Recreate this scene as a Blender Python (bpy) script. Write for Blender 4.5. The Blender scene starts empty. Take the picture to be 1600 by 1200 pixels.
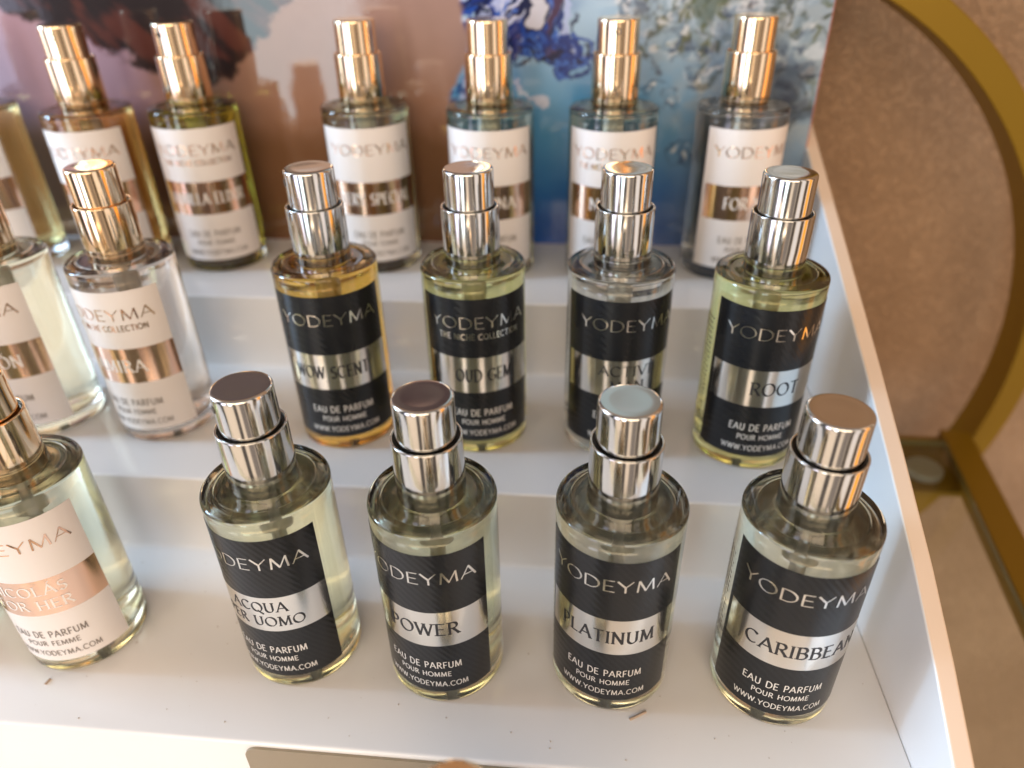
import bpy, math, random
import numpy as np
from math import sin, cos, pi, radians as R_
random.seed(7); rng = np.random.default_rng(11)
S = 0.01                                    # the script works in centimetres
sc = bpy.context.scene
col = sc.collection

# ------------------------------------------------------------------ camera
cd = bpy.data.cameras.new('camera'); cam = bpy.data.objects.new('camera', cd); col.objects.link(cam)
from mathutils import Matrix, Vector
rt = Vector((0.99558169, 0.09211345, -0.0182265)); up = Vector((-0.0341939, 0.53642934, 0.84325224)); fw = Vector((-0.0874521, 0.83890326, -0.53720895))
m = Matrix((rt, up, -fw)).transposed().to_4x4(); m.translation = Vector((0, 0, 14.44)) * S
cam.matrix_world = m
cd.sensor_width = 36; cd.lens = 1117.97 / 1600 * 36
cd.clip_start = 0.002; cd.clip_end = 50
cd.dof.use_dof = True; cd.dof.focus_distance = 14.6 * S; cd.dof.aperture_fstop = 8.5
sc.camera = cam

# ------------------------------------------------------------------ world: warm shop seen in the chrome, plus front bands added as fill
w = bpy.data.worlds.new('World'); sc.world = w; w.use_nodes = True
nt = w.node_tree; nt.nodes.clear()
def N(t, **k):
    n = nt.nodes.new(t)
    for a, b in k.items(): setattr(n, a, b)
    return n
def L(a, b): nt.links.new(a, b)
def Mth(op, a, b=None, c=None, clamp=False):
    n = N('ShaderNodeMath', operation=op); n.use_clamp = clamp
    for i, v in enumerate((a, b, c)):
        if v is None: continue
        if isinstance(v, (int, float)): n.inputs[i].default_value = v
        else: L(v, n.inputs[i])
    return n.outputs[0]
tc = N('ShaderNodeTexCoord'); sp = N('ShaderNodeSeparateXYZ'); L(tc.outputs['Generated'], sp.inputs[0])
wx, wy, wz = sp.outputs
AZ = Mth('MULTIPLY', Mth('ARCTAN2', wx, Mth('MULTIPLY', wy, -1.0)), 57.29578)     # 0 = behind the camera, -90 = left, 90 = right
EL = Mth('MULTIPLY', Mth('ARCSINE', wz), 57.29578)
def band(v, c, h, s):
    d = Mth('ABSOLUTE', Mth('SUBTRACT', v, float(c)))
    return Mth('SUBTRACT', 1.0, Mth('DIVIDE', Mth('SUBTRACT', d, float(h)), float(s), clamp=True))
def mix(fac, a, b):
    n = N('ShaderNodeMix', data_type='RGBA'); L(fac, n.inputs[0])
    for s_, v in ((6, a), (7, b)):
        if isinstance(v, tuple): n.inputs[s_].default_value = (*v, 1)
        else: L(v, n.inputs[s_])
    return n.outputs[2]
WORLD = [  # az, half, soft, el, half, soft, colour
 (0, 180, 1, 70, 35, 15, (.24, .23, .22)),
 (0, 105, 20, 26, 15, 14, (1.42, 1.14, .87)),  # this warm band and the next are added to brighten the risers
 (0, 100, 25, -14, 22, 12, (1.12, .87, .65)),
 (-62, 9, 4, -5, 50, 20, (.05, .045, .045)),
 (-43, 6, 4, 0, 14, 8, (3.2, 3.2, 4.2)),
 (-31, 4, 3, -4, 14, 8, (.05, .045, .045)),
 (-20.5, 3.5, 3, -3, 11, 6, (5.0, 6.2, 6.6)),
 (-9, 4, 4, -10, 40, 15, (.10, .08, .07)),
 (16, 6, 5, -25, 25, 15, (.30, .24, .20)),
 (31, 4, 3, -10, 45, 15, (.10, .075, .06)),
 (46, 6, 3, 0, 30, 15, (1.1, .96, .88)),
 (62, 5, 3, -5, 50, 15, (.09, .06, .045)),
 (80, 5, 3, -10, 45, 15, (1.7, .62, .07)),
 (96, 5, 3, -10, 45, 15, (.22, .12, .06)),
 (-98, 16, 8, 16, 22, 10, (2.6, 2.9, 3.4)),
 (-128, 6, 5, 0, 40, 15, (.10, .09, .09)),
]
c = (.40, .285, .20)
for az, ah, as_, el, eh, es, colr in WORLD:
    c = mix(Mth('MULTIPLY', band(AZ, az, ah, as_), band(EL, el, eh, es)), c, colr)
bg = N('ShaderNodeBackground'); L(c, bg.inputs[0]); bg.inputs[1].default_value = 0.95
wo = N('ShaderNodeOutputWorld'); L(bg.outputs[0], wo.inputs[0])

# ------------------------------------------------------------------ lamps: the window on the left, an added warm fill from the front
def area(name, loc, target, sx, sy, power, color):
    l = bpy.data.lights.new(name, 'AREA'); l.shape = 'RECTANGLE'; l.size = sx * S; l.size_y = sy * S; l.energy = power; l.color = color
    o = bpy.data.objects.new(name, l); col.objects.link(o); o.location = Vector(loc) * S
    o.rotation_euler = (Vector(target) - Vector(loc)).to_track_quat('-Z', 'Y').to_euler()
    return o
area('window_light', (-70, 10.5, 22), (0, 12, 2), 12, 22, 3.3, (.42, .70, 1.0))
area('front_fill', (-4, -80, 42), (-2, 17, 3), 110, 44, 5.4, (1.0, .76, .53))

sc.view_settings.view_transform = 'Standard'; sc.view_settings.look = 'None'
sc.view_settings.exposure = 0.15; sc.view_settings.gamma = 1
cy = sc.cycles
cy.max_bounces = 18; cy.transmission_bounces = 16; cy.glossy_bounces = 8; cy.diffuse_bounces = 4; cy.transparent_max_bounces = 16
cy.caustics_reflective = False; cy.caustics_refractive = True; cy.blur_glossy = 0.6
cy.sample_clamp_indirect = 4.0; cy.use_denoising = True
try: cy.denoiser = 'OPENIMAGEDENOISE'
except Exception: pass

# ------------------------------------------------------------------ materials
def mat(name, base=(.8, .8, .8), rough=.5, metal=0, trans=0, ior=1.5, coat=0, coat_r=.05, spec=None):
    m_ = bpy.data.materials.new(name); m_.use_nodes = True
    b = m_.node_tree.nodes['Principled BSDF']
    b.inputs['Base Color'].default_value = (*base, 1); b.inputs['Roughness'].default_value = rough
    b.inputs['Metallic'].default_value = metal; b.inputs['Transmission Weight'].default_value = trans
    b.inputs['IOR'].default_value = ior; b.inputs['Coat Weight'].default_value = coat; b.inputs['Coat Roughness'].default_value = coat_r
    if spec is not None: b.inputs['Specular IOR Level'].default_value = spec
    return m_
def nodes(m_): return m_.node_tree.nodes, m_.node_tree.links, m_.node_tree.nodes['Principled BSDF']
def noisebump(m_, scale, strength, dist=.0005, detail=4, ramp=None, colours=None, cscale=None, rough=None):
    n, l, b = nodes(m_)
    t = n.new('ShaderNodeTexCoord'); q = n.new('ShaderNodeTexNoise'); q.inputs['Scale'].default_value = scale; q.inputs['Detail'].default_value = detail
    l.new(t.outputs['Object'], q.inputs['Vector'])
    bp = n.new('ShaderNodeBump'); bp.inputs['Strength'].default_value = strength; bp.inputs['Distance'].default_value = dist
    h = q.outputs['Fac']
    if ramp:
        r = n.new('ShaderNodeValToRGB'); r.color_ramp.elements[0].position = ramp[0]; r.color_ramp.elements[1].position = ramp[1]; l.new(h, r.inputs[0]); h = r.outputs[0]
    l.new(h, bp.inputs['Height']); l.new(bp.outputs[0], b.inputs['Normal'])
    if colours:
        q2 = n.new('ShaderNodeTexNoise'); q2.inputs['Scale'].default_value = cscale or scale; q2.inputs['Detail'].default_value = 5; l.new(t.outputs['Object'], q2.inputs['Vector'])
        r = n.new('ShaderNodeValToRGB'); r.color_ramp.elements[0].position = .35; r.color_ramp.elements[1].position = .65
        r.color_ramp.elements[0].color = (*colours[0], 1); r.color_ramp.elements[1].color = (*colours[1], 1)
        l.new(q2.outputs['Fac'], r.inputs[0]); l.new(r.outputs[0], b.inputs['Base Color'])
    if rough:
        mr = n.new('ShaderNodeMapRange'); l.new(q.outputs['Fac'], mr.inputs[0]); mr.inputs[3].default_value = rough[0]; mr.inputs[4].default_value = rough[1]; l.new(mr.outputs[0], b.inputs['Roughness'])
    return m_
M = {}
M['acrylic'] = noisebump(mat('white_acrylic', (.86, .85, .84), .12, spec=.5), 60, .02, .0005, rough=(.08, .22))
M['chrome'] = noisebump(mat('chrome', (.70, .69, .67), .10, metal=1), 300, .03, .0002, rough=(.07, .17))
M['rose'] = noisebump(mat('rose_gold', (.95, .74, .51), .10, metal=1), 300, .03, .0002, rough=(.07, .16))
M['edge'] = noisebump(mat('panel_edge_beige', (.84, .68, .55), .25), 60, .05, .0005)  # beige tone for the edge faces of the side panel
M['gap'] = mat('dark_gap', (.01, .01, .01), .5)
M['hole'] = mat('nozzle_plastic', (.10, .09, .08), .4)
M['glass'] = mat('glass', (.985, .995, .985), .0, trans=1, ior=1.5)
M['tube'] = mat('tube_plastic', (.84, .84, .78), .3, trans=.25, ior=1.3)
M['foil_s'] = mat('silver_foil', (.80, .77, .72), .16, metal=1)
M['foil_r'] = mat('rose_foil', (.90, .60, .44), .16, metal=1)
M['ink_s'] = mat('silver_ink', (.75, .72, .68), .35, metal=.3)
M['ink_k'] = mat('black_ink', (.015, .015, .018), .4)
M['ink_w'] = mat('white_ink', (.85, .80, .76), .4)
M['ink_g'] = mat('grey_ink', (.22, .19, .17), .5)
M['print'] = mat('small_print', (.12, .11, .09), .6)
def hatch(m_):                               # embossed diagonal hatch of the label paper
    n, l, b = nodes(m_)
    t = n.new('ShaderNodeTexCoord'); wv = n.new('ShaderNodeTexWave'); wv.bands_direction = 'DIAGONAL'; wv.inputs['Scale'].default_value = 330; wv.inputs['Distortion'].default_value = .3
    l.new(t.outputs['Object'], wv.inputs['Vector'])
    bp = n.new('ShaderNodeBump'); bp.inputs['Strength'].default_value = .22; bp.inputs['Distance'].default_value = .00008
    l.new(wv.outputs['Fac'], bp.inputs['Height']); l.new(bp.outputs[0], b.inputs['Normal'])
    return m_
M['lab_k'] = hatch(mat('black_label', (.010, .011, .013), .27, spec=.38))
M['lab_w'] = noisebump(mat('white_label', (.80, .76, .74), .38), 500, .05, .0002)
M['lab_back'] = mat('label_back', (.78, .76, .72), .6)
M['gold'] = noisebump(mat('gold_paint', (.25, .145, .006), .42, metal=.45), 90, .06, .0005)
M['plaster'] = noisebump(mat('plaster', (.5, .33, .2), .85), 520, .9, .0008, 6, ramp=(.42, .58), colours=((.33, .205, .118), (.39, .25, .15)), cscale=16)
M['pane'] = mat('shelf_glass', (.90, .95, .88), .0, trans=1, ior=1.45)
M['pane_edge'] = mat('glass_edge', (.28, .27, .12), .15)
M['pad'] = mat('clear_pad', (.5, .48, .38), .35, trans=.4)
M['card'] = noisebump(mat('tan_card', (.29, .23, .15), .4, coat=.2), 120, .05, .0005)
M['edge_red'] = mat('poster_edge', (.45, .13, .10), .5)
M['wood'] = mat('splinter_wood', (.50, .38, .29), .8)
M['dust'] = mat('dust', (.55, .5, .46), .9)

def liquid(name, c_, dens=0):
    return mat(name, c_, .13, trans=1, ior=1.36)

# ------------------------------------------------------------------ mesh helpers
def mesh_obj(name, verts, faces, mats, parent=None, smooth=None, fmat=None, loc=None, rotz=0):
    me = bpy.data.meshes.new(name)
    me.from_pydata([(v[0]*S, v[1]*S, v[2]*S) for v in verts], [], faces)
    for m_ in (mats if isinstance(mats, list) else [mats]): me.materials.append(m_)
    if fmat is not None: me.polygons.foreach_set('material_index', fmat)
    if smooth is not None:
        me.polygons.foreach_set('use_smooth', [True]*len(me.polygons)); me.set_sharp_from_angle(angle=R_(smooth))
    me.update()
    o = bpy.data.objects.new(name, me); col.objects.link(o)
    if parent is not None: o.parent = parent
    if loc is not None: o.location = Vector(loc)*S
    o.rotation_euler = (0, 0, rotz)
    return o
def lathe(prof, n=96):
    """closed surface of revolution; profile points with r=0 become poles"""
    V, F, rings = [], [], []
    for r, z in prof:
        if r < 1e-6: rings.append([len(V)]); V.append((0, 0, z))
        else:
            rings.append(list(range(len(V), len(V)+n)))
            V += [(r*cos(2*pi*i/n), r*sin(2*pi*i/n), z) for i in range(n)]
    for a, b in zip(rings, rings[1:]):
        for i in range(n):
            j = (i+1) % n
            if len(a) == 1: F.append((a[0], b[j], b[i]))
            elif len(b) == 1: F.append((a[i], a[j], b[0]))
            else: F.append((a[i], a[j], b[j], b[i]))
    return V, F
def rnd(pts, rad, seg=5):
    """round the inner corners of an open profile"""
    out = [pts[0]]
    for i in range(1, len(pts)-1):
        p0, p, p1 = [np.array(q, float) for q in (pts[i-1], pts[i], pts[i+1])]
        r = rad[i] if isinstance(rad, (list, tuple)) else rad
        if not r: out.append(tuple(p)); continue
        a = (p0-p)/np.linalg.norm(p0-p); b = (p1-p)/np.linalg.norm(p1-p)
        d = min(r, np.linalg.norm(p0-p)*.49, np.linalg.norm(p1-p)*.49)
        for k in range(seg+1):
            t = k/seg; out.append(tuple((1-t)**2*(p+a*d)+2*t*(1-t)*p+t*t*(p+b*d)))
    return out + [pts[-1]]
def shell(r0, r1, a0, a1, z0, z1, n=48):
    """thin curved sheet; angle 0 faces -Y, + is to the right"""
    V, F = [], []
    for i in range(n+1):
        a = a0+(a1-a0)*i/n
        for r in (r0, r1):
            for z in (z0, z1): V.append((r*sin(a), -r*cos(a), z))
    for i in range(n):
        k = 4*i; q = k+4
        F += [(k+2, q+2, q+3, k+3), (k, k+1, q+1, q), (k+1, k+3, q+3, q+1), (k, q, q+2, k+2)]
    F += [(0, 2, 3, 1), (4*n, 4*n+1, 4*n+3, 4*n+2)]
    return V, F
def prism(poly, x0, x1, bev=0):
    """poly in (y,z) extruded along x"""
    n = len(poly)
    V = [(x0, y, z) for y, z in poly]+[(x1, y, z) for y, z in poly]
    F = [tuple(range(n-1, -1, -1)), tuple(range(n, 2*n))]+[(i, (i+1) % n, (i+1) % n+n, i+n) for i in range(n)]
    return V, F
def bevel(o, wd, seg=3):
    m_ = o.modifiers.new('bevel', 'BEVEL'); m_.width = wd*S; m_.segments = seg; m_.limit_method = 'ANGLE'; m_.angle_limit = R_(35)
    return o
def empty(name, loc, rotz=0):
    o = bpy.data.objects.new(name, None); col.objects.link(o); o.location = Vector(loc)*S; o.rotation_euler = (0, 0, rotz); o.empty_display_size = .01
    return o
def tag(o, label=None, cat=None, group=None, kind=None):
    if label: o['label'] = label
    if cat: o['category'] = cat
    if group: o['group'] = group
    if kind: o['kind'] = kind
    return o

# ------------------------------------------------------------------ lettering (stroke glyphs, unit height)
def arc(cx, cy, rx, ry, a0, a1, n=14):
    return [(cx+rx*cos(R_(a0+(a1-a0)*i/n)), cy+ry*sin(R_(a0+(a1-a0)*i/n))) for i in range(n+1)]
G = {  # width, strokes, serif feet
 'A': (.78, [[(.02, 0), (.39, 1)], [(.39, 1), (.76, 0)], [(.15, .34), (.63, .34)]], [(.02, 0), (.76, 0)]),
 'B': (.62, [[(.1, 0), (.1, 1)], [(.1, 1), (.32, 1)]+arc(.32, .765, .22, .235, 90, -90)+[(.1, .53)], [(.1, .53), (.34, .53)]+arc(.34, .265, .25, .265, 90, -90)+[(.1, 0)]], [(.06, 0), (.06, 1)]),
 'C': (.76, [arc(.43, .5, .40, .5, 48, 312, 24)], []),
 'D': (.78, [[(.1, 0), (.1, 1)], [(.1, 1), (.32, 1)]+arc(.32, .5, .42, .5, 90, -90, 18)+[(.1, 0)]], [(.06, 0), (.06, 1)]),
 'E': (.58, [[(.1, 0), (.1, 1)], [(.1, 1), (.54, 1)], [(.1, .52), (.48, .52)], [(.1, 0), (.56, 0)]], [(.06, 0), (.06, 1)]),
 'F': (.54, [[(.1, 0), (.1, 1)], [(.1, 1), (.52, 1)], [(.1, .5), (.45, .5)]], [(.1, 0), (.06, 1)]),
 'G': (.8, [arc(.43, .5, .40, .5, 48, 330, 24)+[(.76, .42)], [(.5, .42), (.78, .42)]], []),
 'H': (.76, [[(.1, 0), (.1, 1)], [(.66, 0), (.66, 1)], [(.1, .5), (.66, .5)]], [(.1, 0), (.1, 1), (.66, 0), (.66, 1)]),
 'I': (.2, [[(.1, 0), (.1, 1)]], [(.1, 0), (.1, 1)]),
 'L': (.54, [[(.1, 0), (.1, 1)], [(.1, 0), (.52, 0)]], [(.1, 1), (.06, 0)]),
 'M': (.92, [[(.08, 0), (.14, 1)], [(.14, 1), (.46, .05)], [(.46, .05), (.78, 1)], [(.78, 1), (.84, 0)]], [(.08, 0), (.1, 1), (.82, 1), (.84, 0)]),
 'N': (.78, [[(.1, 0), (.1, 1)], [(.1, 1), (.68, 0)], [(.68, 0), (.68, 1)]], [(.1, 0), (.08, 1), (.68, 1)]),
 'O': (.86, [arc(.43, .5, .40, .5, 0, 360, 30)], []),
 'P': (.58, [[(.1, 0), (.1, 1)], [(.1, 1), (.32, 1)]+arc(.32, .735, .22, .265, 90, -90)+[(.1, .47)]], [(.1, 0), (.06, 1)]),
 'Q': (.86, [arc(.43, .5, .40, .5, 0, 360, 30), [(.45, .12), (.85, -.22)]], []),
 'R': (.66, [[(.1, 0), (.1, 1)], [(.1, 1), (.32, 1)]+arc(.32, .755, .22, .245, 90, -90)+[(.1, .51)], [(.3, .5), (.64, 0)]], [(.1, 0), (.06, 1), (.64, 0)]),
 'S': (.56, [arc(.28, .76, .2, .24, 35, 270, 14)+arc(.28, .26, .22, .26, 90, -145, 14)], []),
 'T': (.68, [[(.34, 0), (.34, 1)], [(.02, 1), (.66, 1)]], [(.34, 0)]),
 'U': (.74, [[(.1, 1), (.1, .32)]+arc(.37, .32, .27, .32, 180, 360, 14)+[(.64, 1)]], [(.1, 1), (.64, 1)]),
 'V': (.76, [[(.02, 1), (.38, 0)], [(.38, 0), (.74, 1)]], [(.02, 1), (.74, 1)]),
 'W': (1.04, [[(.02, 1), (.28, 0)], [(.28, 0), (.52, .95)], [(.52, .95), (.76, 0)], [(.76, 0), (1.02, 1)]], [(.02, 1), (.52, 1), (1.02, 1)]),
 'X': (.74, [[(.04, 1), (.7, 0)], [(.04, 0), (.7, 1)]], [(.04, 0), (.7, 0), (.04, 1), (.7, 1)]),
 'Y': (.72, [[(.02, 1), (.36, .48)], [(.36, .48), (.70, 1)], [(.36, .5), (.36, 0)]], [(.02, 1), (.7, 1), (.36, 0)]),
 '.': (.2, [[(.1, 0), (.1, .1)]], []), ' ': (.36, [], []),
}
G['Á'] = (G['A'][0], G['A'][1]+[[(.36, 1.1), (.52, 1.3)]], G['A'][2])
G['Ó'] = (G['O'][0], G['O'][1]+[[(.40, 1.1), (.56, 1.3)]], G['O'][2])
def text_quads(s, zc, h, width, s0, thick, style):
    """list of quads in label space (s along the arc, z), centred on s0"""
    sp_ = .16 if style != 'logo' else .10
    tot = sum(G[c_][0] for c_ in s)+sp_*(len(s)-1)
    kx = width/tot; x = s0-width/2; Q = []
    def ribbon(p, q, wd):
        d = np.array(q)-np.array(p); Ln = np.linalg.norm(d)
        if Ln < 1e-9: return
        d /= Ln; nrm = np.array((-d[1], d[0]))*wd/2; e = d*wd*.18
        p, q = np.array(p)-e, np.array(q)+e
        Q.append([p+nrm, p-nrm, q-nrm, q+nrm])
    for c_ in s:
        gw, strokes, feet = G[c_]
        for st in strokes:
            P = [(x+px*kx, zc-h/2+py*h) for px, py in st]
            for p, q in zip(P, P[1:]):
                th = math.atan2(q[1]-p[1], q[0]-p[0])
                if style == 'sans': wd = thick
                else:
                    k = abs(sin(th-R_(28))); lo = .42 if style == 'serif' else .5
                    wd = thick*max(lo, k)
                ribbon(p, q, wd*h)
        if style == 'serif':
            for fx, fy in feet:
                px, pz = x+fx*kx, zc-h/2+fy*h
                ribbon((px-.12*kx, pz), (px+.12*kx, pz), .05*h)
        x += (gw+sp_)*kx
    return Q
BR = 1.3
def lettering(items, r, parent):
    """items: (quads, material index) -> one mesh wrapped round the bottle"""
    V, F, FM = [], [], []
    lift = 0
    for quads, mi in items:
        for q in quads:
            # one raised tile per stroke piece
            k = len(V); lift = (lift+1) % 7; rr = r+.003+lift*.0004
            q = [np.array(v) for v in q]
            wS = max(abs(q[0][0]-q[2][0]), abs(q[1][0]-q[3][0]))
            n = max(1, int(wS/.08))
            for i in range(n+1):
                t = i/n
                for a, b in ((q[0], q[3]), (q[1], q[2])):
                    v = a+(b-a)*t; an = v[0]/BR
                    V.append((rr*sin(an), -rr*cos(an), v[1]))
            for i in range(n):
                j = k+2*i; F.append((j, j+1, j+3, j+2)); FM.append(mi)
    return V, F, FM

# ------------------------------------------------------------------ bottle meshes shared by every copy
glass_prof = [(0, .10), (.7, .08), (1.05, .03), (1.12, 0), (1.19, 0), (1.25, .02), (1.285, .06), (1.3, .14), (1.3, 1.5), (1.3, 3.2), (1.3, 4.80)] + \
    rnd([(1.3, 4.80), (1.3, 5.0), (1.04, 5.03)], .17, 8)[1:] + \
    [(1.02, 5.032), (1.0, 5.018), (.98, 5.012), (.86, 5.012), (.74, 5.015), (.63, 5.03), (.60, 5.06), (.60, 5.5), (.42, 5.5), (.42, 5.02)] + \
    rnd([(.42, 5.02), (.46, 4.93), (1.10, 4.87), (1.21, 4.72), (1.22, 4.3)], .12, 6)[1:] + [(1.22, 2.5)] + \
    rnd([(1.22, .8), (1.22, .40), (.8, .34)], .16, 5) + [(.4, .30), (0, .29)]
gV, gF = lathe(glass_prof, 128)
liq_prof = [(0, .285), (.4, .295), (.8, .335)] + rnd([(.8, .335), (1.23, .39), (1.23, .8)], .16, 5)[1:] + [(1.23, 2.5), (1.23, 4.6)] + \
    rnd([(1.23, 4.6), (1.22, 4.73), (1.105, 4.88), (.47, 4.94)], .10, 5)[1:] + [(0, 4.94)]
lV, lF = lathe(liq_prof, 128)
cap_prof = [(0, 6.2), (.584, 6.2), (.584, 7.0)] + rnd([(.584, 7.0), (.584, 7.30), (.40, 7.30)], .075, 6)[1:] + [(.36, 7.298), (.25, 7.291), (.12, 7.287), (0, 7.286)]
cV, cF = lathe(cap_prof, 96)
col_prof = [(0, 5.02), (.655, 5.02), (.675, 5.05), (.689, 5.08), (.689, 5.7)] + rnd([(.689, 5.7), (.689, 6.42), (.64, 6.42), (.64, 6.2)], .045, 6)[1:] + [(.62, 6.25), (0, 6.25)]
kV, kF = lathe(col_prof, 96)
gapV, gapF = lathe([(0, 6.252), (.638, 6.252), (.638, 6.30), (0, 6.30)], 48)
tubV, tubF = lathe([(0, .45), (.09, .45), (.1, .5), (.1, 4.1), (.21, 4.15), (.22, 4.3), (.22, 4.9), (0, 4.9)], 32)
hV, hF = lathe([(0, -.02), (.07, -.02), (.085, 0), (.085, .012), (.06, .014), (.05, -.005), (0, -.005)], 24)
HALF = R_(67.5)
def small_print():
    V, F = [], []
    z = 1.0
    r_ = random.Random(3)
    while z < 3.95:
        a = R_(-112)
        while a < R_(-76):
            b = min(a+R_(r_.uniform(4, 12)), R_(-74)); k = len(V); n = 3
            for i in range(n+1):
                t = a+(b-a)*i/n
                V += [(1.303*sin(t), -1.303*cos(t), z), (1.303*sin(t), -1.303*cos(t), z+.045)]
            F += [(k+2*i, k+2*i+2, k+2*i+3, k+2*i+1) for i in range(n)]
            a = b+R_(1.3)
        z += .135
    return V, F
spV, spF = small_print()
shared = {}
def cached(key, name, V, F, mats, parent, smooth, fmat=None):
    if key in shared:
        o = bpy.data.objects.new(name, shared[key]); col.objects.link(o); o.parent = parent; return o
    o = mesh_obj(name, V, F, mats, parent, smooth, fmat); shared[key] = o.data; return o

# spec: name, x, y, z, alpha(label turn), liquid colour, kind, product lines, niche?, label text, nozzle turn, text shift
ROWY = {0: -2.54, 1: 0, 2: 2.54, 3: 5.05}
GRP = 'perfume bottles standing in rows on the white stepped display'
def bottle(x, y, row, alpha, liq, kind, lines, niche, label, noz=None, tshift=0, gender='POUR HOMME', ns=0):
    cam_az = math.atan2(-x, y)
    rz = cam_az+R_(alpha)
    root = tag(empty('perfume_bottle', (x, y, ROWY[row]), rz), label, 'perfume bottle', GRP)
    metal, foil, ink1, lab = (M['chrome'], M['foil_s'], M['ink_s'], M['lab_k']) if kind == 'k' else (M['rose'], M['foil_r'], M['foil_r'], M['lab_w'])
    cached('glass', 'glass_body', gV, gF, M['glass'], root, 40)
    key = 'liq%s' % (liq,)
    cached(key, 'liquid', lV, lF, liquid('perfume', liq) if key not in shared else None, root, 40)
    cached('tube', 'dip_tube', tubV, tubF, M['tube'], root, 30)
    cached('collar'+kind, 'collar', kV, kF, metal, root, 30)
    cp = cached('cap'+kind, 'spray_cap', cV, cF, metal, root, 30)
    cached('gap', 'gap_shade', gapV, gapF, M['gap'], root, 30)  # near-black disc in the cap gap, its shade put into the colour
    if noz is not None:
        h_ = cached('noz', 'nozzle', hV, hF, M['hole'], cp, 30)
        a = R_(noz)-R_(alpha)
        h_.location = Vector((.584*sin(a), -.584*cos(a), 7.0))*S
        h_.rotation_euler = (R_(90), 0, a)
    LV, LF = shell(1.3015, 1.309, -HALF, HALF, .435, 4.55, 64)
    lb = cached('label'+kind, 'front_label', LV, LF, [lab, M['lab_back']], root, 30, [1 if i < 256 and i % 4 == 1 else 0 for i in range(len(LF))])
    cached('band'+kind, 'foil_band', *shell(1.3095, 1.3125, -HALF+R_(5), HALF-R_(.3), 1.948, 2.968, 64), foil, lb, 30)
    ts = R_(tshift)*BR
    items = [(text_quads('YODEYMA', 3.93, .29, 2.55, ts, .15, 'logo'), 0)]
    if niche: items.append((text_quads('THE NICHE COLLECTION', 3.56, .15, 2.1, ts, .17, 'sans'), 0))
    if len(lines) == 1: items.append((text_quads(lines[0][0], 2.46, .34, lines[0][1], ts+R_(ns)*BR, .17, 'serif'), 1))
    elif lines:
        items.append((text_quads(lines[0][0], 2.68, .27, lines[0][1], ts+R_(ns)*BR, .17, 'serif'), 1))
        items.append((text_quads(lines[1][0], 2.25, .27, lines[1][1], ts+R_(ns)*BR, .17, 'serif'), 1))
    items += [(text_quads('EAU DE PARFUM', 1.33, .19, 1.62, ts, .13, 'sans'), 2),
              (text_quads(gender, 1.03, .145, 1.15, ts, .14, 'sans'), 2),
              (text_quads('WWW.YODEYMA.COM', .70, .155, 1.85, ts, .13, 'sans'), 2)]
    V, F, FM = lettering(items, 1.3125, lb)
    mesh_obj('lettering', V, F, [foil if kind == 'w' else M['foil_s'], M['ink_k'] if kind == 'k' else M['ink_w'], ink1 if kind == 'k' else M['ink_g']], lb, None, FM)
    if kind == 'k': cached('sprint', 'small_print', spV, spF, M['print'], root, None)
    return root

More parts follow.
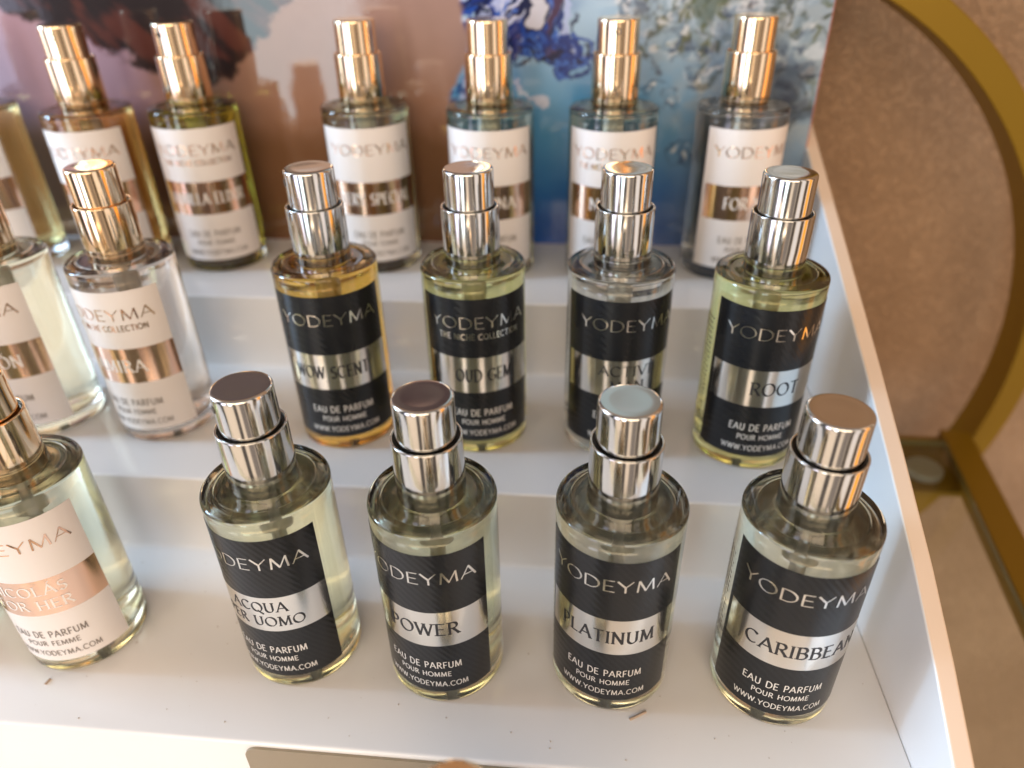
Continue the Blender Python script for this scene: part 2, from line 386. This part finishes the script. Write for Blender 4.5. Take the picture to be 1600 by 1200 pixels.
PALE = (.95, .93, .68)
B = [
 (-6.24, 10.77, 1, -37.5, PALE, 'k', [('ACQUA', 1.25), ('PER UOMO', 1.85)], 0, 'black label bottle lettered ACQUA PER UOMO, leftmost silver cap in the front row', -78),
 (-2.76, 10.66, 1, -24.5, (.94, .93, .68), 'k', [('POWER', 1.5)], 0, 'black label bottle lettered POWER with silver spray cap, front row', None, 0, 'POUR HOMME', 3),
 (1.00, 10.75, 1, -4.5, (.95, .94, .78), 'k', [('PLATINUM', 2.0)], 0, 'black label bottle lettered PLATINUM with silver spray cap, front row', None),
 (4.60, 10.67, 1, 13, (.95, .93, .76), 'k', [('CARIBBEAN', 2.35)], 0, 'black label bottle lettered CARIBBEAN beside the white side panel, front row', None, 2, 'POUR HOMME', 10),
 (-11.74, 10.73, 1, -38, (.97, .95, .74), 'w', [('NICOLÁS', 1.6), ('FOR HER', 1.6)], 0, 'white label bottle lettered NICOLÁS FOR HER on a rose gold band', None, 0, 'POUR FEMME'),
 (-15.75, 10.7, 1, -38, (.95, .93, .60), 'w', [('BELLA', 1.4)], 0, 'edge of a yellowish bottle at the left picture border, beside NICOLÁS FOR HER', None, 0, 'POUR FEMME'),
 (-6.37, 16.27, 2, -6.5, (1.0, .62, .13), 'k', [('WOW SCENT', 1.95)], 0, 'black label bottle of orange perfume lettered WOW SCENT, middle row', -82, 0, 'POUR HOMME', -6),
 (-2.62, 16.36, 2, 2, (.94, .91, .42), 'k', [('OUD GEM', 1.45)], 1, 'black label bottle of yellow perfume lettered OUD GEM, middle row', None, 2, 'POUR HOMME', 3),
 (1.03, 16.42, 2, 5, (.97, .97, .92), 'k', [('ACTIVE', 1.45), ('MAN', .85)], 0, 'black label bottle of clear perfume lettered ACTIVE MAN, behind PLATINUM', None, 10),
 (4.55, 16.17, 2, 17, (.94, .92, .45), 'k', [('ROOT', 1.2)], 0, 'black label bottle of yellow perfume lettered ROOT beside the side panel, middle row', None, 4, 'POUR HOMME', 6),
 (-11.76, 16.24, 2, -40, (.98, .83, .72), 'w', [('AMIRA', 1.4)], 1, 'white label bottle of pink perfume lettered AMIRA with rose gold cap, middle row', None, 0, 'POUR FEMME'),
 (-15.3, 16.2, 2, -53, (.98, .91, .70), 'w', [('EMOCIÓN', 1.8)], 0, 'white label bottle of pale peach perfume cut by the left picture border, left of AMIRA', None, 0, 'POUR FEMME'),
 (-19.36, 22.1, 3, -50, (.85, .70, .33), 'w', [('PASIÓN', 1.6)], 0, 'white label bottle of olive perfume cut by the left picture border, back row', None, 0, 'POUR FEMME'),
 (-15.23, 21.75, 3, -33, (.90, .55, .20), 'w', [('FLORAL', 1.5)], 0, 'amber bottle with rose gold cap standing behind AMIRA, back row', -28, 0, 'POUR FEMME'),
 (-12.02, 22.15, 3, -12, (.80, .74, .10), 'w', [('VANILLA ELIXIR', 2.4)], 1, 'white label bottle of olive yellow perfume lettered VANILLA ELIXIR, back row', -45, 0, 'POUR FEMME'),
 (-6.65, 22.3, 3, -4, (.93, .93, .72), 'w', [('VERY SPECIAL', 2.3)], 0, 'white label bottle lettered VERY SPECIAL behind WOW SCENT, back row', None, 4, 'POUR FEMME'),
 (-2.78, 22.06, 3, -8, (.86, .90, .68), 'w', [('GIANNA', 1.6)], 0, 'white label bottle with rose gold cap directly behind OUD GEM, back row', None, 3, 'POUR FEMME'),
 (0.86, 22.02, 3, 3, (.88, .93, .78), 'w', [('NARA', 1.3)], 1, 'white label bottle with rose gold cap before the pale blue poster, behind ACTIVE MAN', 0, 0, 'POUR FEMME'),
 (4.59, 22.3, 3, 28, (.97, .95, .93), 'w', [('FOR YOU', 1.6)], 0, 'white label bottle of clear perfume behind ROOT, rightmost of the back row', None, 0, 'POUR FEMME'),
 (-1.41, 4.9, 0, 0, (.97, .9, .7), 'w', [('LUNA', 1.2)], 0, 'tip of a rose gold cap at the bottom picture border, nearest the viewer', None, 0, 'POUR FEMME'),
]
for b in B: bottle(*b)

# ------------------------------------------------------------------ the stepped acrylic display
stand = tag(empty('display_stand', (0, 13.5, -2.9)), 'glossy white stepped acrylic display carrying the perfume bottles', 'display stand')
def sub(V): return [(x, y-13.5, z+2.9) for x, y, z in V]
XL, XR = -32.0, 7.02
prof = [(2.2, -2.895), (2.2, -2.54), (8.12, -2.54), (8.12, 0), (13.50, 0), (13.50, 2.54), (19.12, 2.54), (19.12, 5.048), (24.6, 5.048),
        (24.6, 4.75), (19.42, 4.75), (19.42, 2.24), (13.8, 2.24), (13.8, -.3), (8.42, -.3), (8.42, -2.84), (2.5, -2.84), (2.5, -2.895)]
rad = [0, .08, .16, .09, .16, .09, .16, .09, 0] + [0]*9
V, F = prism(rnd(prof, rad, 6)[::-1], XL, XR)
mesh_obj('stepped_shelf', sub(V), F, M['acrylic'], stand, 20)
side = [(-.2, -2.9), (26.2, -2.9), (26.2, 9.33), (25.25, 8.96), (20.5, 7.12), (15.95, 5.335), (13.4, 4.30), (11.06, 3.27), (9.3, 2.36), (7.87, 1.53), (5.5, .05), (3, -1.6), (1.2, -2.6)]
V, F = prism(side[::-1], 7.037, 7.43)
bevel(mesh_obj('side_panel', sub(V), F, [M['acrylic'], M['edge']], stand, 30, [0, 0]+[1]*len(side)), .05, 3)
V, F = prism(side[::-1], XL-.4, XL-.01)
bevel(mesh_obj('side_panel', sub(V), F, M['acrylic'], stand, 30), .05, 3)

# tan label card on the front riser under the first shelf edge
def rrect(x0, x1, z0, z1, r, n=8):
    P = []
    for cx, cz, a in ((x1-r, z1-r, 0), (x0+r, z1-r, 90), (x0+r, z0+r, 180), (x1-r, z0+r, 270)):
        P += [(cx+r*cos(R_(a+90*i/n)), cz+r*sin(R_(a+90*i/n))) for i in range(n+1)]
    return P
P = rrect(-6.75, 1.6, -2.1, -.12, .3); n = len(P)
V = [(x, 8.06, z) for x, z in P]+[(x, 8.11, z) for x, z in P]
F = [tuple(range(n-1, -1, -1)), tuple(range(n, 2*n))]+[(i, (i+1) % n, (i+1) % n+n, i+n) for i in range(n)]
tag(mesh_obj('shelf_card', V, [f[::-1] for f in F], M['card']), 'tan rounded card on the riser under the front shelf edge', 'card')

# ------------------------------------------------------------------ the glossy print behind
def vnoise(x, y, seed):
    r = np.random.default_rng(seed); T = r.random((64, 64))
    xi = np.floor(x).astype(int); yi = np.floor(y).astype(int); fx = x-xi; fy = y-yi
    fx = fx*fx*(3-2*fx); fy = fy*fy*(3-2*fy)
    g = lambda a, b: T[a % 64, b % 64]
    return (g(xi, yi)*(1-fx)+g(xi+1, yi)*fx)*(1-fy)+(g(xi, yi+1)*(1-fx)+g(xi+1, yi+1)*fx)*fy
def fbm(x, y, seed, o=4):
    s = 0; a = .5; t = 0
    for k in range(o): s = s+a*vnoise(x*2**k+17*k, y*2**k+5*k, seed+k); t += a; a *= .55
    return s/t
def sstep(a, b, v): t = np.clip((v-a)/(b-a), 0, 1); return t*t*(3-2*t)
def lerp(a, b, t): return a+(np.asarray(b)-a)*t[..., None]
def lin(*c_): c_ = np.array(c_)/255.; return np.where(c_ < .04045, c_/12.92, ((c_+.055)/1.055)**2.4)
PX0, PX1, PZ0, PZ1 = -30.0, 7.03, 5.06, 24.0
xs_ = np.concatenate([np.linspace(PX0, -22.1, 80), np.linspace(-22, PX1, 830)]); zs_ = np.concatenate([np.linspace(PZ0, 14, 256), np.linspace(14.1, PZ1, 60)])
nx, nz = len(xs_), len(zs_)
gx, gz = np.meshgrid(xs_, zs_)
wob = fbm(gx*.7, gz*.7, 3)-.5; wob2 = fbm(gx*2.2, gz*2.2, 9)-.5
C = np.zeros(gx.shape+(3,))+lin(150, 112, 92)
C = lerp(C, lin(118, 82, 52), sstep(9.3, 8.2, gz+wob*.8)*.8)
C = lerp(C, lin(176, 148, 142), (sstep(9, 12, gz)*sstep(-9.5, -6, gx+wob*2))*.5)
C = C*(.93+.14*fbm(gx*1.2, gz*1.2, 21)[..., None])
# dark hair sweeping across the top left, lilac window reflection painted in left of it
hair_low = 11.35-.12*(gx+12)+.9*wob+.5*wob2
edge_r = (-7.2+(gz-12.6)*1.05)
hair = sstep(-.12, .12, gz-np.where(gx > -11, 9.6+.95*(gx+11.2), hair_low-.0*gx))
hair = sstep(-.15, .15, gz-(10.15+.80*np.abs(gx+12.2)*(gx > -12.2)+.38*np.abs(gx+12.2)*(gx <= -12.2)+.9*wob2+.4*wob))
haircol = lerp(np.zeros(gx.shape+(3,))+lin(36, 22, 18), lin(84, 42, 30), sstep(.45, .7, fbm(gx*.5-gz*.5, gz*1.4+gx*1.4, 31)))
lil = sstep(-13.4, -15.0, gx+wob*1.2)*sstep(8.6, 9.8, gz)
C = lerp(C, lin(172, 140, 152), lil)
C = lerp(C, haircol, hair)
drk = sstep(-13.0, -13.3, gx+wob*.8)*sstep(-14.6, -14.2, gx)*sstep(9.6, 9.2, gz)
C = lerp(C, lin(34, 22, 18), drk)
# water: pale blue with ink swirls
wl = -3.7+(12.5-gz)*-.12+wob*1.0+sstep(9.4, 7.5, gz)*1.6
water = sstep(-.12, .12, gx-wl)
top, mid, low = lin(164, 192, 214), lin(84, 154, 206), lin(14, 92, 186)
wc = lerp(np.zeros(gx.shape+(3,))+low, mid, sstep(5.4, 9.2, gz+wob)); wc = lerp(wc, top, sstep(9.4, 12.4, gz+wob*1.5))
wc = lerp(wc, lin(132, 148, 162), sstep(.5, 5.5, gx+wob*2)*.75)
wgx = gx+.75*(fbm(gx*1.7, gz*1.7, 71, 4)-.5); wgz = gz+.75*(fbm(gx*1.7, gz*1.7, 83, 4)-.5)
wc0 = None
def stroke(P, wd, colr, al, soft=.05):
    global wc
    for p, q in zip(P, P[1:]):
        x0, x1 = min(p[0], q[0])-wd-soft, max(p[0], q[0])+wd+soft; z0, z1 = min(p[1], q[1])-wd-soft, max(p[1], q[1])+wd+soft
        i0, i1 = np.searchsorted(xs_, (x0-.4, x1+.4)); j0, j1 = np.searchsorted(zs_, (z0-.4, z1+.4))
        if i1 <= i0 or j1 <= j0: continue
        X = wgx[j0:j1, i0:i1]; Z = wgz[j0:j1, i0:i1]
        dx, dz = q[0]-p[0], q[1]-p[1]; t = np.clip(((X-p[0])*dx+(Z-p[1])*dz)/(dx*dx+dz*dz+1e-9), 0, 1)
        d = np.hypot(X-p[0]-t*dx, Z-p[1]-t*dz)
        wc[j0:j1, i0:i1] = lerp(wc[j0:j1, i0:i1], colr, sstep(wd/2+soft, wd/2, d)*al)
pr = random.Random(12)
ub = sstep(.55, -.25, np.hypot((gx+1.7)/1.9, (gz-12.9)/2.3)+wob*.9-.4)
wc = lerp(wc, lin(36, 84, 158), ub*.85)
INK = [lin(10, 20, 64), lin(16, 44, 120), lin(24, 70, 160), lin(60, 104, 190), lin(176, 188, 226), lin(206, 212, 236), lin(70, 34, 50)]
for k in range(70):                          # ink falling from the top, drifting left
    x = pr.uniform(-3.6, -.3); z = pr.uniform(12.0, 14.5); P_ = [(x, z)]; a = R_(-90+pr.uniform(-25, 25)); cur = pr.uniform(-.06, .06)
    lim = 9.7 if x < -2.2 else 11.0
    for t in range(pr.randint(14, 34)):
        a += cur+pr.uniform(-.16, .16)+(-.03 if x < -1.5 else .0); x += .13*cos(a)-.035; z += .13*sin(a)
        if z < lim: break
        P_.append((x, z))
    stroke(P_, pr.choice([.03, .05, .08, .14, .24]), pr.choice(INK[:5] if k < 45 else INK), pr.uniform(.5, .95))
for k in range(60):                          # frilled lower edge of the ink cloud
    cx, cz = pr.uniform(-2.2, .2), 0; cz = 11.2+.35*sin(cx*3)+pr.uniform(-.35, .5)
    r_ = pr.uniform(.06, .28); a0 = pr.uniform(0, 360)
    stroke([(cx+r_*cos(R_(a0+t)), cz+r_*.8*sin(R_(a0+t))) for t in range(0, pr.choice([200, 280, 360]), 20)], pr.choice([.03, .05, .08]), pr.choice(INK[:4]), .8)
stroke([(-1.5+.22*cos(R_(t)), 12.35+.55*sin(R_(t))) for t in range(0, 361, 20)], .12, INK[0], .9)
stroke([(-1.5, 12.0), (-1.45, 12.7)], .3, lin(206, 204, 214), .95)
for k in range(26):
    cx, cz = pr.uniform(-4.6, -3.4), pr.uniform(7.2, 10.2); r_ = pr.uniform(.08, .4); a0 = pr.uniform(0, 360)
    stroke([(cx+r_*cos(R_(a0+t)), cz+r_*1.2*sin(R_(a0+t))) for t in range(0, 200, 20)], pr.choice([.03, .06]), pr.choice(INK[:3]), .6)
brk = sstep(.30, .60, fbm(gx*3.1, gz*3.1, 91, 4)); wi = wc.copy()
GR = [lin(60, 72, 96), lin(86, 100, 120), lin(92, 100, 66), lin(58, 66, 44), lin(188, 198, 208), lin(214, 218, 222)]
gm = sstep(-.4, 1.2, (gx-2.4)+(gz-10.2)*.4+wob*2.5)*sstep(7.2, 9.0, gz+wob)
wc = lerp(wc, lin(160, 168, 172), gm*.55)
for k in range(300):                         # grey and olive curls of smoke at the right
    u = pr.random(); cx = 1.4+5.5*u+pr.gauss(0, .4); cz = 12.4-3.3*u*pr.random()+pr.gauss(0, .5)
    if cx > 7 or cz < 7.6: continue
    r_ = pr.choice([.07, .1, .16, .26, .4, .55]); a0 = pr.uniform(0, 360); sq = pr.uniform(.6, 1.2)
    n0 = pr.choice([60, 100, 140, 220])
    stroke([(cx+r_*(1-t/900)*cos(R_(a0+t)), cz+r_*sq*(1-t/900)*sin(R_(a0+t))) for t in range(0, n0, 20)], pr.choice([.025, .04, .07, .13]), pr.choice(GR), pr.uniform(.25, .6), .09)
for k in range(16):
    cx, cz = pr.uniform(1.2, 3.6), pr.uniform(7.5, 11.8); r_ = pr.choice([.12, .2, .3, .42])
    stroke([(cx+r_*cos(R_(t)), cz+r_*sin(R_(t))) for t in range(0, 361, 20)], .04, lin(70, 92, 122), .5); stroke([(cx-r_*.4, cz+r_*.4), (cx-r_*.2, cz+r_*.55)], .06, lin(226, 232, 236), .8)
wc = lerp(wi, wc, .25+.75*brk)
for cx, cz, r_ in ((6.2, 10.4, .45), (6.5, 9.6, .35), (5.9, 9.9, .25), (3.6, 12.5, .5), (4.3, 12.8, .4)):
    stroke([(cx-r_*.3, cz), (cx+r_*.3, cz+r_*.2)], r_*1.2, lin(40, 48, 68) if cx > 5 else lin(70, 84, 48), .7, .3)
C = lerp(C, 1.0, np.zeros(gx.shape)); C = C*(1-water[..., None])+wc*water[..., None]
# above the photograph's frame: dark head on the left, pale sky on the right
C = lerp(C, lin(62, 46, 50), sstep(13.6, 15, gz)*sstep(-2.6, -3.6, gx))
C = lerp(C, lin(150, 176, 186), sstep(13.6, 15, gz)*sstep(-3.6, -2.4, gx)*sstep(3.5, 1.5, gx)*.9)
C = lerp(C, lin(112, 112, 108), sstep(13.6, 15, gz)*sstep(1.5, 3.5, gx)*.9)
verts = np.stack([gx, np.full_like(gx, 23.90), gz], -1).reshape(-1, 3)
idx = np.arange(nx*nz).reshape(nz, nx)
faces = np.stack([idx[:-1, :-1], idx[:-1, 1:], idx[1:, 1:], idx[1:, :-1]], -1).reshape(-1, 4)
pm = mat('poster_print', (.5, .5, .5), .6, coat=.0, spec=.15)
n_, l_, b_ = nodes(pm); at = n_.new('ShaderNodeVertexColor'); at.layer_name = 'Col'; l_.new(at.outputs[0], b_.inputs['Base Color'])
b_.inputs['Coat Weight'].default_value = 1.0; b_.inputs['Coat Roughness'].default_value = .045; b_.inputs['Coat IOR'].default_value = 1.5
q = n_.new('ShaderNodeTexNoise'); q.inputs['Scale'].default_value = 180; tcx = n_.new('ShaderNodeTexCoord'); l_.new(tcx.outputs['Object'], q.inputs['Vector'])
bp = n_.new('ShaderNodeBump'); bp.inputs['Strength'].default_value = .12; bp.inputs['Distance'].default_value = .0003; l_.new(q.outputs['Fac'], bp.inputs['Height']); l_.new(bp.outputs[0], b_.inputs['Coat Normal'])
poster = tag(empty('poster', (0, 23.9, 5.06)), 'glossy advertising poster, brown portrait at left and blue water splash at right', 'poster')
po = mesh_obj('print_sheet', [(v[0], v[1]-23.9, v[2]-5.06) for v in verts.tolist()], faces.tolist(), pm, poster)
ca = po.data.color_attributes.new('Col', 'FLOAT_COLOR', 'POINT')
ca.data.foreach_set('color', np.concatenate([C.reshape(-1, 3), np.ones((nx*nz, 1))], 1).astype(np.float32).ravel())
V, F = prism([(.01, -.012), (.30, -.012), (.30, PZ1-5.04), (.01, PZ1-5.04)], PX0-.02, PX1+.03)
mesh_obj('backing_board', V, [f[::-1] for f in F], M['edge_red'], poster)

# ------------------------------------------------------------------ gold etagere: hoop, shelf rim, glass
et = tag(empty('gold_shelf_rack', (2.3, 25.6, -3.6)), 'gold round hoop shelf rack with a glass shelf behind the display', 'shelf rack')
def hoop(cx, cy, cz, r0, r1, y0, y1, n=160):
    V, F = [], []
    for i in range(n):
        a = 2*pi*i/n
        for r in (r0, r1):
            for y in (y0, y1): V.append((cx+r*cos(a), y, cz+r*sin(a)))
    for i in range(n):
        k = 4*i; q = 4*((i+1) % n)
        F += [(k, q, q+1, k+1), (k+2, k+3, q+3, q+2), (k, k+2, q+2, q), (k+1, q+1, q+3, k+3)]
    return V, F
def at_et(V): return [(x-2.3, y-25.6, z+3.6) for x, y, z in V]
V, F = hoop(2.39, 0, -.28, 14.32, 15.2, 25.2, 26.7)
bevel(mesh_obj('hoop', at_et(V), F, M['gold'], et, 30), .04, 2)
def bar(pts, wd, z0, z1):
    V, F = [], []
    P = [np.array(p, float) for p in pts]
    for i, p in enumerate(P):
        d = P[min(i+1, len(P)-1)]-P[max(i-1, 0)]; d /= np.linalg.norm(d); nn = np.array((-d[1], d[0]))*wd/2
        for s_ in (-1, 1):
            for z in (z0, z1): V.append((*(p+nn*s_), z))
    for i in range(len(P)-1):
        k = 4*i; q = k+4
        F += [(k+1, q+1, q+3, k+3), (k, k+2, q+2, q), (k, q, q+1, k+1), (k+2, k+3, q+3, q+2)]
    F += [(0, 1, 3, 2), (4*len(P)-4, 4*len(P)-2, 4*len(P)-1, 4*len(P)-3)]
    return V, F
rim = [(15.35, 24.9), (15.0, 22.0), (14.2, 16.0), (13.4, 10.0), (12.6, 4.0), (12.1, .2)]
V, F = bar(rim, 1.1, -3.9, -3.0); bevel(mesh_obj('shelf_rim', at_et(V), F, M['gold'], et, 30), .04, 2)
V, F = prism([(21.5, -3.85), (24.1, -3.85), (24.1, -3.62), (21.5, -3.62)], 12.2, 14.45); mesh_obj('corner_plate', at_et(V), F, M['gold'], et, 30)
V, F = bar([(-20, 24.45), (16.1, 24.45)], .8, -3.9, -3.3); bevel(mesh_obj('back_bar', at_et(V), F, M['gold'], et, 30), .04, 2)
gl = [(x-.62, y) for x, y in rim[1:]]+[(-30, 0), (-30, 24.0), (14.62, 24.0)]
# glass pane with a greenish polished edge
gp = gl
n = len(gp); V = [(x, y, -3.35) for x, y in gp]+[(x, y, -2.92) for x, y in gp]
F = [tuple(range(n)), tuple(range(2*n-1, n-1, -1))]+[((i+1) % n, i, i+n, (i+1) % n+n) for i in range(n)]
go = mesh_obj('glass_shelf', at_et(V), F, [M['pane'], M['pane_edge']], et, None, [0, 0]+[1]*n)
V, F = lathe([(0, -.30), (.62, -.30), (.68, -.24), (.68, -.06), (.62, 0), (0, 0)], 40)
V = [(x+13.35, y+22.6, z-3.36) for x, y, z in V]
mesh_obj('suction_pad', at_et(V), F, M['pad'], et, 30)

# ------------------------------------------------------------------ wall and table
V, F = prism([(29.5, -60), (31, -60), (31, 70), (29.5, 70)], -70, 70)
tag(mesh_obj('wall', V, F, M['plaster']), None, None, None, 'structure')

# ------------------------------------------------------------------ crumbs on the front shelf
def splinter(x, y, ln, ang, label):
    V, F = prism([(-.03, .003), (.03, .003), (.022, .03), (-.015, .04)], -ln/2, ln/2)
    o = mesh_obj('wood_splinter', V, F, M['wood'], None, None, None, (x, y, 0.0), R_(ang))
    tag(o, label, 'splinter', 'wood splinters lying on the front shelf')
splinter(1.60, 9.40, .42, 30, 'tiny brown splinter on the front shelf before PLATINUM')
splinter(-11.85, 9.16, .15, 78, 'tiny brown splinter on the front shelf before NICOLÁS FOR HER')
V, F = [], []
for k in range(160):
    x, y = random.uniform(-13, 6.8), random.uniform(8.3, 13.2); s_ = random.choice([.006, .009, .013, .02, .03]); b0 = len(V); t = random.uniform(0, 3)
    V += [(x+s_*cos(t+i*2.1), y+s_*sin(t+i*2.1), .002) for i in range(3)]+[(x, y, .002+s_*.8)]
    F += [(b0, b0+1, b0+3), (b0+1, b0+2, b0+3), (b0+2, b0, b0+3)]
tag(mesh_obj('dust', V, F, M['dust']), 'fine pale dust specks on the front shelf', 'dust', None, 'stuff')
